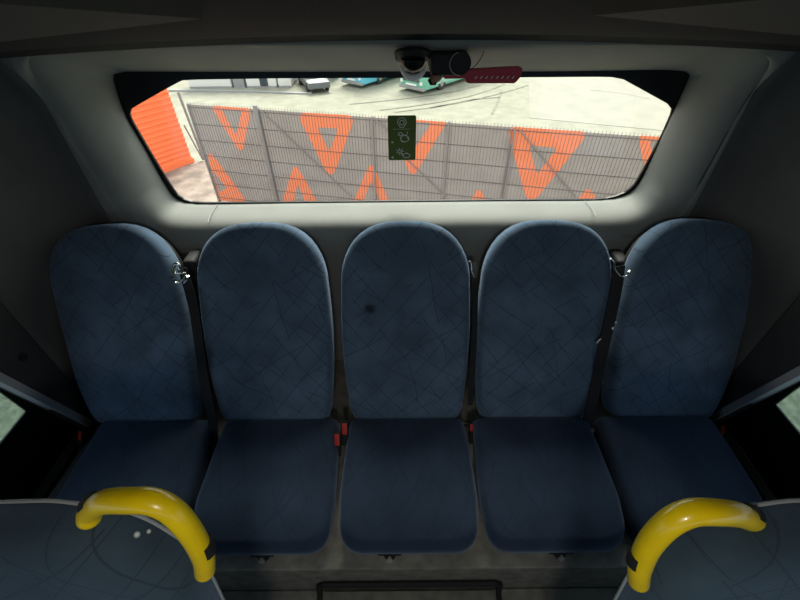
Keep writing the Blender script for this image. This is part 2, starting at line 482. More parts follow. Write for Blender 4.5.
# force the four corners
for c in (Vector((-XR, 0)), Vector((XR, 0)), Vector((XR, zt(XR))), Vector((-XR, zt(XR)))):
    i = min(range(NA), key=lambda k: (rect[k]-c).length); rect[i] = c
for k in range(1, 9):
    f = k/8; r = []
    for i in range(NA):
        p = xz(last[i]).lerp(rect[i], f)
        y = last[i].y*(1-f)+yrear(rect[i].y)*f if nor[i].y > .3 else yrear(p.y)
        if nor[i].y <= .3: y = last[i].y*(1-sm(0, .4, f))+y*sm(0, .4, f)
        r.append(Vector((p.x, y, p.y)))
    RR.append(r)
rings(bm, RR, True)
o = link('wall_rear', bm, M['plastic'], None, 50); struct(o)
md = o.modifiers.new('thick', 'SOLIDIFY'); md.thickness = .012; md.offset = 0
# black printed border and glass of the rear window
w1 = thing('window_1', None, None); struct(w1)
bm = bmesh.new()
of = [p+(p-cen).normalized()*.012 for p in op]
rings(bm, [[Vector((p.x, YW-.004, p.y)) for p in cl], [Vector((p.x, YW-.004, p.y)) for p in of], [Vector((p.x, YW+.004, p.y)) for p in of], [Vector((p.x, YW+.004, p.y)) for p in cl], [Vector((p.x, YW-.004, p.y)) for p in cl]], True)
link('window_border', bm, M['frit'], w1, False)
bm = bmesh.new()
rings(bm, [[Vector((p.x, YW+.006, p.y)) for p in of], [Vector((p.x, YW+.010, p.y)) for p in of]], True, True, True)
link('window_glass', bm, M['glass'], w1, False)

# corner and side walls
XS = 1.14; YC = .85
for s, nm in ((-1, 'left'), (1, 'right')):
    bm = bmesh.new(); R = []
    zs = [0, .3, .6, .9, 1.2, 1.35, 1.42, 1.48, zt(XR)]
    for z in zs:
        r = []
        for k in range(13):
            a = pi/2*k/12
            r.append(Vector((s*(XR+(XS-XR)*sin(a)), YC+(yrear(z)-YC)*cos(a), z)))
        R.append(r)
    rings(bm, R, False)
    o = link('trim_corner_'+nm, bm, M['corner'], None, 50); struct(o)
    md = o.modifiers.new('thick', 'SOLIDIFY'); md.thickness = .012; md.offset = 0
    # side wall with two window openings
    zt_ = zt(XR)
    A = [(.79, .42), (.70, .80), (.60, 1.22), (-.95, 1.22), (-.95, .42)]        # rear opening in (y,z)
    bm = bmesh.new()
    def q(*pts):
        vs = [bm.verts.new(Vector((s*XS, y, z))) for y, z in pts]; bm.faces.new(vs)
    q((YC, 0), (YC, .42), (.79, .42), (.79, 0)); q((.79, 0), (.79, .42), (-.95, .42), (-.95, 0))
    q((YC, .42), (YC, .80), (.70, .80), (.79, .42)); q((YC, .80), (YC, 1.22), (.60, 1.22), (.70, .80))
    q((YC, 1.22), (YC, zt_), (-3.2, zt_), (-3.2, 1.22), (.60, 1.22))
    q((-.95, 0), (-.95, 1.22), (-1.15, 1.22), (-1.15, 0))
    q((-1.15, 0), (-1.15, .55), (-3.0, .55), (-3.0, 0)); q((-3.0, 0), (-3.0, 1.22), (-3.2, 1.22), (-3.2, 0))
    bmesh.ops.remove_doubles(bm, verts=bm.verts, dist=1e-5)
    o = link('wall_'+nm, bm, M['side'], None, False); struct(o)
    md = o.modifiers.new('thick', 'SOLIDIFY'); md.thickness = .03; md.offset = 1 if s < 0 else -1
    md.offset = 0
    # window: wide black border, then glass
    w = thing('window_%d' % (2 if s < 0 else 3), None, None); struct(w)
    xg = s*(XS+.017)
    B = [(.715, .636), (.705, .75), (.60, 1.17), (-.90, 1.17), (-.90, .636)]
    Ao = [(.84, .36), (.75, .80), (.64, 1.27), (-1.0, 1.27), (-1.0, .36)]
    bm = bmesh.new()
    rings(bm, [[Vector((xg, y, z)) for y, z in B], [Vector((xg, y, z)) for y, z in Ao], [Vector((xg+s*.006, y, z)) for y, z in Ao], [Vector((xg+s*.006, y, z)) for y, z in B], [Vector((xg, y, z)) for y, z in B]], True)
    link('window_border', bm, M['frit'], w, False)
    bm = bmesh.new()
    rings(bm, [[Vector((xg+s*.008, y, z)) for y, z in Ao], [Vector((xg+s*.012, y, z)) for y, z in Ao]], True, True, True)
    link('window_glass', bm, M['tint'], w, False)
    # pale rear edge trim of the window
    bm = bmesh.new()
    e = [Vector((s*(XS-.012), y, z)) for y, z in ((.80, .43), (.71, .80), (.61, 1.22), (.50, 1.25), (-.95, 1.25))]
    strip(bm, e, .028, (1, 0, 0), .022)
    o = link('trim_%d' % (1 if s < 0 else 2), bm, M['pipe'], None, False); struct(o)
    bm = bmesh.new(); tube(bm, [Vector((s*1.075, -.6, .415)), Vector((s*1.075, .50, .415)), Vector((s*1.078, .72, .40)), Vector((s*1.085, .80, .385))], .030, 12, up=(0, 0, 1))
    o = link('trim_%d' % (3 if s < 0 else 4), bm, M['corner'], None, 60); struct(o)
    w = thing('window_%d' % (4 if s < 0 else 5), None, None); struct(w)
    bm = bmesh.new(); box(bm, min(xg, xg+s*.006), max(xg, xg+s*.006), -3.02, -1.13, .53, 1.24)
    link('window_glass', bm, M['tint'], w, False)

# ceiling: shallow dome coming down to the rear window
bm = bmesh.new(); R = []
base = []
for k in range(14): base.append((-XS, -3.2+(YC+3.2)*k/14, None))
for k in range(12): a = pi/2*k/12; base.append((-(XR+(XS-XR)*cos(a)), None, a))
def cp(i):
    out = []
    return out
pl_ = []
for k in range(15): pl_.append(Vector((-XS, -3.2+(YC+3.2)*k/14)))
for k in range(1, 12): a = pi/2*k/12; pl_.append(Vector((-(XR+(XS-XR)*cos(a)), YC+(yrear(1.52)-YC)*sin(a))))
for k in range(17):
    x = -XR+2*XR*k/16; pl_.append(Vector((x, yrear(zt(x)))))
for p in [Vector((-q.x, q.y)) for q in pl_[:26][::-1]]: pl_.append(p)
for d, z in ((0, None), (.02, .015), (.10, 1.578), (.25, 1.607), (.45, 1.648), (.7, 1.70), (.9, 1.755), (1.05, 1.795), (1.14, 1.80)):
    r = []
    for p in pl_:
        zb = zt(max(-XR, min(XR, p.x)))
        zz = zb if z is None else (zb+z if z < 1 else z-(zt(0)-zb)*(1-d/1.14))
        r.append(Vector((p.x*(1-d/XS), p.y-d*sm(-1.2, 1.1, p.y), zz)))
    R.append(r)
rings(bm, R, False)
o = link('ceiling', bm, M['ceil'], None, 50); struct(o)
md = o.modifiers.new('thick', 'SOLIDIFY'); md.thickness = .012; md.offset = 0
# moulded panels let into the ceiling lining at both sides
for s in (-1, 1):
    bm = bmesh.new(); R = []
    for k in range(13):
        t = k/12
        x = s*(.20+.76*t); y = .51-.03*sin(pi*t)+.02*t
        z = 1.672-.06*t
        R.append([Vector((x, y, z-.012)), Vector((x, y-.012, z-.022)), Vector((x, y-.30, z+.015)), Vector((x, y-.30, z+.05)), Vector((x, y, z+.03))])
    rings(bm, R, True, True, True)
    o = link('trim_%d' % (5 if s < 0 else 6), bm, M['panel'], None, 50); struct(o)

# floor, plinth, front bulkhead
bm = bmesh.new(); box(bm, -1.15, 1.15, -3.2, 1.2, -.04, 0); o = link('floor', bm, M['floor'], None, False); struct(o)
bm = bmesh.new(); box(bm, -1.12, 1.12, .364, 1.16, .001, .345, bev=.006); o = link('trim_7', bm, M['plinth'], None, 30); struct(o)
bm = bmesh.new(); box(bm, -1.12, 1.12, .10, .363, .001, .15, bev=.006); o = link('trim_8', bm, M['plinth'], None, 30); struct(o)
bm = bmesh.new()
box(bm, -1.15, -.95, -3.25, -3.2, 0, 1.52); box(bm, .95, 1.15, -3.25, -3.2, 0, 1.52); box(bm, -.95, .95, -3.25, -3.2, 0, .6); box(bm, -1.15, 1.15, -3.25, -3.2, 1.45, 1.82)
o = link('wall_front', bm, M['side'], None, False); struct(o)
w = thing('window_6', None, None); struct(w)
bm = bmesh.new(); box(bm, -.97, .97, -3.24, -3.235, .58, 1.47); link('window_glass', bm, M['tint'], w, False)

# engine hatch with black rubber frame on the plinth riser
hx0 = -.262; hx1 = .305
t = thing('access_hatch', 'grey access hatch in a black rubber frame under the middle rear seat', 'hatch', (0, .3, .15))
bm = bmesh.new(); box(bm, hx0+.012, hx1-.012, -.15, .055, .002, .010, bev=.002); link('hatch_panel', bm, M['plinth'], t)
bm = bmesh.new(); tube(bm, [Vector(p) for p in ((hx0, -.17, .010), (hx0, .045, .010), (hx0+.004, .052, .075), (hx0+.02, .052, .092), (hx1-.02, .052, .092), (hx1-.004, .052, .075), (hx1, .045, .010), (hx1, -.17, .010))], .009, 8)
link('frame', bm, M['rubber'], t)

# small black round cap on the left wall
p = at(17, 357, (-XS, 0, 0), (1, 0, 0))
bm = bmesh.new(); cyl(bm, p+Vector((.012, 0, 0)), .013, .008, (1, 0, 0), 20); cyl(bm, p+Vector((.019, 0, 0)), .008, .004, (1, 0, 0), 20)
tag(link('coat_hook', bm, M['black']), 'small round black cap on the left side wall', 'wall cap')

# seams in the moulding below the rear window
for (a, b, c), n in ((((218, 205.5), (211, 213), (208, 222)), 9), (((584, 201.5), (592, 208), (596, 216)), 10)):
    pts = [aty(*a, YW-.012)+Vector((0, 0, .004)), atz(*b, ops[140].y if False else 1.030), aty(*c, YR-.004)]
    bm = bmesh.new(); tube(bm, spline(pts, 4), .0012, 6); o = link('trim_%d' % n, bm, M['grey']); struct(o)

# =============================================================== belts and buckles
def buckle(px, py, y, label, tilt=0, s=1.0):
    p = aty(px, py, y)
    t = thing('seat_belt_buckle', label, 'seat belt buckle', p, tilt, 'red seat belt buckles')
    n = Vector((0, -.42, .9)).normalized(); rot = Matrix.Rotation(radians(-35), 4, 'X')
    bm = bmesh.new(); box(bm, -.0115*s, .0115*s, -.010, .006, -.060, .022*s, rot, bev=.003); link('casing', bm, M['black'], t)
    bm = bmesh.new(); box(bm, -.008*s, .008*s, -.0125, -.009, -.021*s, .017*s, rot, bev=.0012); link('release_button', bm, M['red'], t)
    bm = bmesh.new(); strip(bm, [Vector((0, .03, -.05)), Vector((0, .06, -.10)), Vector((0, .10, -.14))], .022, (1, 0, 0), .003); link('webbing', bm, M['strap'], t)
buckle(337.5, 438, .70, 'red buckle between left-centre seats, the lower and nearer of the pair beside the middle seat')
buckle(345, 427, .735, 'red buckle touching the middle seat, the upper of the pair left of its cushion')
buckle(83, 434, .74, 'small red buckle at the far left by the side wall', radians(-18), .8)
buckle(720, 428, .76, 'small red buckle at the far right by the side wall', radians(15), .85)
buckle(471, 426, .755, 'dim dark red buckle in the gap right of the middle seat', 0, .62)

def belt(pts, label, width=.040, wd=(1, 0, 0)):
    t = thing('seat_belt', label, 'seat belt', tuple(pts[0]))
    P = spline([Vector(p)-Vector(pts[0]) for p in pts], 6)
    bm = bmesh.new(); strip(bm, P, width, wd, .0025); w = link('webbing', bm, M['strap'], t, 60)
    return t
def guide(t, pl, r=.004, name='belt_guide', m='chrome'):
    bm = bmesh.new(); tube(bm, spline([Vector(p)-t.location for p in pl], 5), r, 8)
    return link(name, bm, M[m], t, 60)
def gy(px, py, y): return aty(px, py, y)
# gap between seats one and two
b1 = belt([gy(182, 268, .995), gy(187, 283, .98), gy(194, 310, .935), gy(199, 345, .882), gy(205, 385, .818), gy(211, 414, .765), gy(214, 432, .735)], 'black seat belt hanging between the two left rear seats with a steel guide', .030)
guide(b1, [gy(174, 275, .965), gy(173.5, 268, .965), gy(176, 264, .965), gy(180, 266, .965), gy(182, 272, .965)], .0055)
guide(b1, [gy(172.5, 277, .955), gy(176, 274.5, .965), gy(184, 273, .965), gy(185.5, 275, .965), gy(183, 280, .965), gy(178, 283, .965), gy(173, 281, .965), gy(172.5, 277, .955)], .0032)
guide(b1, [gy(188, 276, .965), gy(187, 280, .965), gy(184, 283, .965)], .0035)
# right of the middle seat
b2 = belt([gy(473, 262, 1.03), gy(475, 285, .975), gy(474.5, 330, .905), gy(472.5, 370, .842), gy(470, 405, .783)], 'black seat belt hanging in the narrow gap right of the middle seat', .018)
guide(b2, [gy(469.5, 261, .97), gy(471, 264, .97), gy(471.5, 270, .965), gy(474.5, 277, .955)], .0032)
# between seats four and five
b3 = belt([gy(619, 266, .995), gy(617, 285, .975), gy(610, 320, .920), gy(604, 345, .882), gy(597, 380, .826), gy(590, 414, .765), gy(588, 428, .74)], 'black seat belt hanging between the two right rear seats with steel fittings', .036)
guide(b3, [gy(610.5, 258.5, .965), gy(614, 262, .965), gy(614.5, 268, .965), gy(616.5, 271.5, .965), gy(620, 276, .965)], .0032)
guide(b3, [gy(622, 276, .965), gy(626, 276.5, .965), gy(629.5, 274, .965), gy(629, 271, .965)], .0035)
guide(b3, [gy(596.5, 343, .870), gy(601, 338.5, .875)], .0028, 'tongue')
guide(b3, [gy(612, 329, .89), gy(612.5, 326.5, .893)], .0042, 'tongue')
guide(b3, [gy(614.5, 323, .90), gy(616, 321.5, .903)], .0030, 'tongue')
# belt reels behind the seats
for px, py, lb in ((622, 262, 'black belt reel cap behind the gap of the two right rear seats'), (190, 262, 'black belt reel cap behind the gap of the two left rear seats')):
    p = aty(px, py, 1.09)
    bm = bmesh.new(); box(bm, p.x-.022, p.x+.022, 1.075, 1.155, p.z-.05, p.z+.012, bev=.012)
    tag(link('belt_reel', bm, M['black'], None, 60), lb, 'belt reel')

# =============================================================== fittings around the window top
# green sticker with three white pictograms on the glass
c0 = aty(387.5, 115.5, YW-.002); c1 = aty(415.5, 160, YW-.002)
t = thing('safety_sticker', 'dark green sticker with white pictograms in the middle of the rear window', 'sticker', (.5*(c0.x+c1.x), YW-.001, .5*(c0.z+c1.z)))
W = abs(c1.x-c0.x); H = abs(c0.z-c1.z)
bm = bmesh.new()
ol = round_outline([Vector((-W/2, -H/2)), Vector((W/2, -H/2)), Vector((W/2, H/2)), Vector((-W/2, H/2))], .006, 4)
rings(bm, [[Vector((p.x, 0, p.y)) for p in ol], [Vector((p.x, -.0012, p.y)) for p in ol]], True, True, True)
link('backing', bm, M['green'], t, False)
bm = bmesh.new()
def pic(pts, r=.0011):
    tube(bm, [Vector(((x-.5)*W, -.0016, (.5-y)*H)) for x, y in pts], r, 6)
def circ(cx, cy, rx, ry, n=12, r=.0011): pic([(cx+rx*cos(2*pi*k/n), cy+ry*sin(2*pi*k/n)) for k in range(n+1)], r)
pic([(.36, .10), (.42, .05), (.56, .05), (.63, .10), (.66, .15), (.62, .19), (.56, .25), (.44, .25), (.38, .19), (.34, .15), (.36, .10)])
circ(.50, .15, .08, .05); link('pictogram', bm, M['white'], t, False); bm = bmesh.new()
pic([(.18, .29), (.80, .29)], .0004); link('divider_line', bm, M['white'], t, False); bm = bmesh.new()
circ(.44, .40, .07, .035); pic([(.52, .41), (.66, .43), (.70, .35)]); circ(.60, .50, .15, .07); pic([(.45, .46), (.48, .57), (.62, .58)]); pic([(.66, .47), (.76, .52)]); link('pictogram', bm, M['white'], t, False); bm = bmesh.new()
for k in range(7):
    a = pi*2*k/7; pic([(.42+.04*cos(a), .79+.02*sin(a)), (.42+.15*cos(a), .79+.08*sin(a))])
circ(.66, .89, .13, .05); pic([(.45, .83), (.58, .93), (.74, .94)]); pic([(.66, .82), (.80, .88)])
link('pictogram', bm, M['white'], t, False)
for y in (.58, .93):
    bm = bmesh.new(); circ(.15, y, .03, .015, 8, .0012); link('dot', bm, M['white'], t, False)

# dome camera
def hp(px, py, y): return aty(px, py, y)
c = hp(413, 60, 1.12)
t = thing('dome_camera', 'small black dome camera with a chrome ring above the rear window', 'camera', c)
sc_ = .93/400
bm = bmesh.new(); cyl(bm, (0, .035, .020), .047, -.026, (0, .35, 1), 28, .043)
cyl(bm, (0, -.004, .014), .043, -.010, (0, .35, 1), 28, .036); link('mount', bm, M['black'], t, 50)
bm = bmesh.new()
R = []
for k in range(9):
    a = pi/2*k/8; R.append([Vector((.030*cos(a)*cos(u), -.004+.030*cos(a)*sin(u), .004-.030*sin(a))) for u in [2*pi*j/28 for j in range(28)]])
rings(bm, R, True, True, True)
link('dome', bm, M['frit'], t, 60)
bm = bmesh.new()
tube(bm, [Vector((.031*sin(a), -.016-.010*cos(a), -.004-.029*cos(a))) for a in [radians(-78+156*k/16) for k in range(17)]], [.0018+.0065*cos(radians(-78+156*k/16))**1.5 for k in range(17)], 10)
link('chrome_ring', bm, M['silver'], t, 60)
# black motor housing
p0 = hp(431, 51, 1.13); p1 = hp(469, 82, 1.13)
t = thing('lock_housing', 'black rounded lock box above the rear window beside the dome camera', 'lock box', ((p0.x+p1.x)/2, 1.13, (p0.z+p1.z)/2))
hw = (p1.x-p0.x)/2; hh = (p0.z-p1.z)/2
bm = bmesh.new(); box(bm, -hw, hw*.35, -.01, .10, -hh*.55, hh*.95, bev=.008); link('casing', bm, M['black'], t, 60)
bm = bmesh.new(); cyl(bm, (hw*.45, -.016, hh*.28), hw*.52, .08, (0, 1, 0), 28); link('round_cap', bm, M['black'], t, 40)
bm = bmesh.new(); tube(bm, [Vector((hw*.45+cos(a)*hw*.54, -.017, hh*.28+sin(a)*hh*.74)) for a in [pi*.6+pi*.9*k/10 for k in range(11)]], .0012, 6); link('rim', bm, M['grey'], t)
# brown lever joint
t = thing('release_lever', 'short brown lever with a black rubber tip hanging below the lock box', 'lever', tuple(hp(437, 76, 1.14)))
loc = t.location
bm = bmesh.new(); tube(bm, [hp(441, 71, 1.14)-loc, hp(437, 77, 1.135)-loc, hp(431, 82, 1.13)-loc], [.013, .012, .010], 14); link('arm', bm, M['brown'], t, 50)
bm = bmesh.new(); tube(bm, [hp(429, 79, 1.128)-loc, hp(431, 83.5, 1.126)-loc, hp(436, 83, 1.127)-loc], .0045, 10); link('rubber_tip', bm, M['rubber'], t, 50)
# red emergency handle
q0 = hp(465, 73, 1.13); q1 = hp(523, 79, 1.13)
t = thing('emergency_handle', 'dark red emergency exit handle with white dashes above the rear window', 'emergency handle', tuple(q0))
loc = t.location
def fl(pxs, y0, y1):
    bm = bmesh.new(); A = [hp(px, py, 1.13)-loc for px, py in pxs]
    rings(bm, [[a+Vector((0, y0, 0)) for a in A], [a+Vector((0, y1, 0)) for a in A]], True, True, True)
    bmesh.ops.bevel(bm, geom=bm.edges[:], offset=.002, segments=2, affect='EDGES'); return bm
link('grip', fl([(465, 70), (520, 67), (523, 69), (521, 77), (515, 83.5), (468, 83.5), (465, 81)], 0, .018), M['darkred'], t, 30)
link('grip_bar', fl([(446, 72), (466, 70.5), (466, 79), (444, 79.5)], .004, .018), M['darkred'], t, 30)
bm = bmesh.new()
for k in range(8):
    a = hp(475+5.3*k, 78.6, 1.127)-loc; b = hp(477.2+5.3*k, 76.2, 1.127)-loc
    tube(bm, [a, b], .0014, 6)
link('dashes', bm, M['white'], t)
bm = bmesh.new(); tube(bm, spline([hp(465, 71, 1.12), hp(474, 67, 1.115), hp(481, 58, 1.11), hp(484, 51, 1.10)], 5), .0009, 6)
tag(link('cable', bm, M['black']), 'thin black wire looping up from the lock box to the ceiling', 'wire')

# =============================================================== outside
ZN = -2.9       # ground at the fence
HF = 2.25
ZL = -6.65      # yard beyond
FT0 = atz(187, 103, ZN+HF); FT1 = atz(656, 135.5, ZN+HF)
fd = (FT1-FT0); fd.z = 0; FL = fd.length; fd.normalize(); fn_ = Vector((fd.y, -fd.x, 0))   # towards the bus
if fn_.y > 0: fn_ = -fn_
FB = Vector((FT0.x, FT0.y, ZN))
def fuv(px, py):
    p = at(px, py, FB, fn_)-FB; return Vector((p.dot(fd), p.z))
fr = thing('mesh_fence', 'grey welded mesh fence printed with orange triangles outside the rear window', 'fence', FB)
fr.rotation_euler = (0, 0, atan2(fd.y, fd.x))
# local: x along the fence, -y towards the bus, z up
bays = [fuv(187, 103).x, fuv(256, 108).x, fuv(372, 116).x, fuv(449, 121).x, fuv(516, 126).x, FL+1.3]
for i, (a, b) in enumerate(zip(bays, bays[1:])):
    bm = bmesh.new(); box(bm, a+.02, b-.02, .012, .022, .03, HF-.03); link('mesh_panel', bm, M['mesh'], fr, False)
    bm = bmesh.new()
    n = int((b-a)/.062)
    for k in range(n+1):
        x = a+(b-a)*k/n; box(bm, x-.0032, x+.0032, -.007, -.002, .03, HF+.02)
    for k in range(7):
        z = .12+(HF-.2)*k/6; box(bm, a, b, -.002, .004, z-.006, z+.006)
    link('wire_grid', bm, M['wire'], fr, False)
for i, a in enumerate(bays):
    bm = bmesh.new(); w_ = .045 if i == 1 else .028
    box(bm, a-w_, a+w_, .022, .09, 0, HF-.02, bev=.008)
    if i in (1,): box(bm, a-w_, a+w_, -.05, .0, 0, HF+.05, bev=.008)
    else: box(bm, a-w_*.6, a+w_*.6, -.03, -.012, 0, HF-.02, bev=.005)
    link('post', bm, M['post'], fr, 40)
for (p, q) in (((262, 111), (352, 197)), ((376, 120), (392, 133)), ((400, 152), (446, 196)), ((520, 130), (576, 197)), ((512, 128), (501, 196))):
    a = fuv(*p); b = fuv(*q); bm = bmesh.new()
    tube(bm, [Vector((a.x, -.022, a.y)), Vector((b.x, -.022, b.y))], .012, 8)
    link('brace', bm, M['post'], fr, 40)
def tri(outer, inner, ro=.10, ri=.035, clip=True):
    O = [fuv(*p) for p in outer]; I = [fuv(*p) for p in inner]
    O = round_outline(O, ro*1.6, 8); I = round_outline(I, ri*1.2, 8)
    lim = lambda v: Vector((min(max(v.x, .02), FL+1.28), min(max(v.y, .03), HF-.02)))
    if clip: O = [lim(v) for v in O]; I = [lim(v) for v in I]
    bm = bmesh.new()
    mk = lambda L_, y: [Vector((v.x, y, v.y)) for v in L_]
    rings(bm, [mk(O, .008), mk(I, .008), mk(I, .012), mk(O, .012), mk(O, .008)], True)
    return link('triangle_print', bm, M['orange'], fr, False)
tri([(209, 104), (251.5, 107), (241.5, 156)], [(221, 109), (241.5, 110.5), (236, 136)], .08)
tri([(206, 146), (247, 202), (216, 205)], [(211, 168), (226, 188), (219, 193)], .07)
tri([(296, 112.5), (356, 114.5), (331, 182)], [(317, 127.5), (338, 128.5), (329, 152)], .10)
tri([(294.5, 162), (320, 207), (281, 206)], [(297.5, 183), (307, 207), (293, 206)], .07)
tri([(371, 160), (392, 208), (351, 207)], [(371, 181), (383, 208), (361, 207)], .07)
tri([(386, 114), (449, 118.5), (412, 180)], [(398, 121.5), (432, 123), (413, 150)], .08)
tri([(505.5, 126), (591, 130.5), (529, 208)], [(529, 145.5), (557, 148), (537, 175)], .10)
tri([(478.5, 187), (494, 214), (463, 214)], [(478.5, 202), (486, 213), (471, 213)], .05)
tri([(588, 187), (608, 214), (566, 214)], [(588, 203), (598, 213), (577, 213)], .05)
tri([(638, 131), (684, 135), (644, 170)], [(650, 140), (668, 142), (652, 153)], .08)

# ground by the fence, bank, yard beyond
bm = bmesh.new(); box(bm, -30, 30, 1.6, 11.6, ZN-.3, ZN); tag(link('ground', bm, M['earth'], None, False), None, None, kind='structure')
for s, nm in ((-1, 'left'), (1, 'right')):
    bm = bmesh.new(); box(bm, min(s*2.6, s*14), max(s*2.6, s*14), -9, 5.6, ZN, ZN+.03)
    struct(link('grass_verge', bm, M['grass'], None, False))
bm = bmesh.new(); box(bm, -90, 90, 11.6, 110, ZL-.3, ZL); struct(link('yard', bm, M['sand'], None, False))
bm = bmesh.new()
g0 = atz(560, 86, ZL)
q4 = [atz(529, 60, ZL), atz(529, 118, ZL), atz(760, 140, ZL), atz(760, 60, ZL)]
rings(bm, [[Vector((p.x, p.y, ZL+.002)) for p in q4], [Vector((p.x, p.y, ZL+.02)) for p in q4]], True, True, True)
struct(link('concrete_slab', bm, M['concrete'], None, False))
# curving tyre tracks across the yard
for k, pts in enumerate((((380, 110), (420, 105), (455, 99), (480, 93), (505, 84)), ((395, 112), (440, 106), (476, 99), (505, 92), (528, 85)), ((430, 108), (470, 100), (500, 97)), ((492, 114), (497, 104), (502, 90)), ((590, 90), (620, 93), (650, 99)), ((350, 104), (400, 99), (450, 92), (480, 85)))):
    bm = bmesh.new(); P = spline([atz(px, py, ZL+.025) for px, py in pts], 5)
    strip(bm, P, .16, (1, .2, 0), .004)
    tag(link('tyre_track', bm, M['mark'], None, False), None, None, kind='structure')

# orange ribbed container, left
cr_ = atz(193.5, 162, ZN); cl_ = atz(150, 178, ZN)
d = (cl_-cr_); d.z = 0; d.normalize(); back_ = Vector((-d.y, d.x, 0))
if back_.y < 0: back_ = -back_
t = thing('orange_container', 'orange ribbed steel container at the left end of the fence', 'container', tuple(cr_))
bm = bmesh.new(); R = []
ht = 2.35
prof = []
n = 44; Ls = 4.2
prof = [Vector((0, 0, 0)), d*Ls, d*Ls+back_*1.2, back_*1.2]
zz = [.12]
for k in range(15): z = .16+(ht-.36)*k/15; zz += [z, z+.03, z+.09, z+.11]
rings(bm, [[p+(back_*(.035 if (j % 4) in (2, 3) else 0) if i < 2 else Vector()) +Vector((0, 0, z)) for i, p in enumerate(prof)] for j, z in enumerate(zz+[ht-.12])], True, True, True)
link('ribbed_side', bm, M['orange2'], t, False)
Mx = Matrix((( d.x, back_.x, 0, 0), (d.y, back_.y, 0, 0), (0, 0, 1, 0), (0, 0, 0, 1)))
bm = bmesh.new(); box(bm, -.03, Ls+.03, -.03, 1.23, 0, .12, Mx); link('frame_rail', bm, M['orange2'], t, False)
bm = bmesh.new(); box(bm, -.03, Ls+.03, -.03, 1.23, ht-.12, ht, Mx); link('frame_rail', bm, M['orange2'], t, False)
# prop bars beside the container
t = thing('prop_frame', 'grey diagonal prop standing between the orange container and the fence end', 'prop', tuple(atz(204, 160, ZN)))
loc = t.location
A = lambda px, py: at(px, py, loc, fn_)-loc
bm = bmesh.new(); tube(bm, [A(178, 92), A(204, 160)], .035, 8); link('strut', bm, M['post'], t)
bm = bmesh.new(); tube(bm, [A(184, 125), A(203, 160)], .022, 8); link('strut', bm, M['post'], t)

# white cabins along the far kerb
def cabin(px0, px1, py, depth, h, label, door=None, name='site_cabin', m='cabin'):
    yb = atz(240, py, ZL).y; a = aty(px0, py, yb); b = aty(px1, py, yb); a.z = ZL; L = b.x-a.x
    t = thing(name, label, 'cabin', tuple(a), 0)
    bm = bmesh.new(); box(bm, 0, L, 0, depth, .12, h, bev=.03); w = link('wall', bm, M[m], t, 30)
    bm = bmesh.new(); box(bm, -.08, L+.08, -.08, depth+.08, h, h+.15, bev=.03); link('roof', bm, M['grey'], t, 30)
    bm = bmesh.new(); box(bm, 0, L, -.02, depth, 0, .12); link('plinth', bm, M['grey'], t)
    if door:
        u0 = L*(door[0]-px0)/(px1-px0); u1 = L*(door[1]-px0)/(px1-px0)
        bm = bmesh.new(); box(bm, u0, u1, -.05, .02, .14, 2.1, bev=.02); dd = link('door', bm, M['dglass'], t, 30)
        bm = bmesh.new(); box(bm, u0+.1, u0+.2, -.09, -.05, 1.0, 1.15); link('handle', bm, M['chrome'], dd)
    return t
cabin(190, 232, 88, 3, 2.6, 'long white cabin at the upper left edge of the rear window view')
cabin(234.5, 245, 88, 2.6, 2.5, 'grey narrow cabin between the two white ones in the yard', None, m='grey')
cabin(247.5, 277, 88, 3, 2.6, 'white cabin with a dark door in the far yard', (261, 269))
cabin(279, 292, 88, 3, 2.6, 'small pale cabin right of the one with the dark door')
cabin(302, 338, 80, 3, 2.4, 'wide low grey shed behind the parked car', None, m='grey')
bm = bmesh.new()
P = [atz(160, 91, ZL), atz(240, 92, ZL), atz(300, 94, ZL), atz(312, 93.5, ZL)]
strip(bm, [p+Vector((0, 0, .05)) for p in spline(P, 4)], .25, (0, 1, 0), .12)
struct(link('kerb', bm, M['grey'], None, False))

def car():
    a = atz(331, 92.5, ZL)
    t = thing('parked_car', 'dark parked car beside the grey shed in the far yard', 'car', tuple(a), radians(113))
    bm = bmesh.new()
    pr = [(0, .35), (.02, .75), (.9, .92), (3.9, .95), (4.18, .8), (4.2, .35)]
    rings(bm, [[Vector((x, y, z)) for x, z in pr] for y in (0, .06, 1.6, 1.7)], True, True, True)
    bmesh.ops.bevel(bm, geom=bm.edges[:], offset=.05, segments=2, affect='EDGES'); link('body', bm, M['carp'], t, 40)
    bm = bmesh.new(); pr = [(.8, .9), (1.5, 1.42), (3.0, 1.45), (3.8, .93)]
    rings(bm, [[Vector((x, y, z)) for x, z in pr] for y in (.12, 1.58)], True, True, True)
    bmesh.ops.bevel(bm, geom=bm.edges[:], offset=.05, segments=2, affect='EDGES'); link('cab', bm, M['dglass'], t, 40)
    for x in (.8, 3.4):
        for y in (-.02, 1.5):
            bm = bmesh.new(); cyl(bm, (x, y, .32), .32, .22, (0, 1, 0), 18); link('wheel', bm, M['tyre'], t)
car()
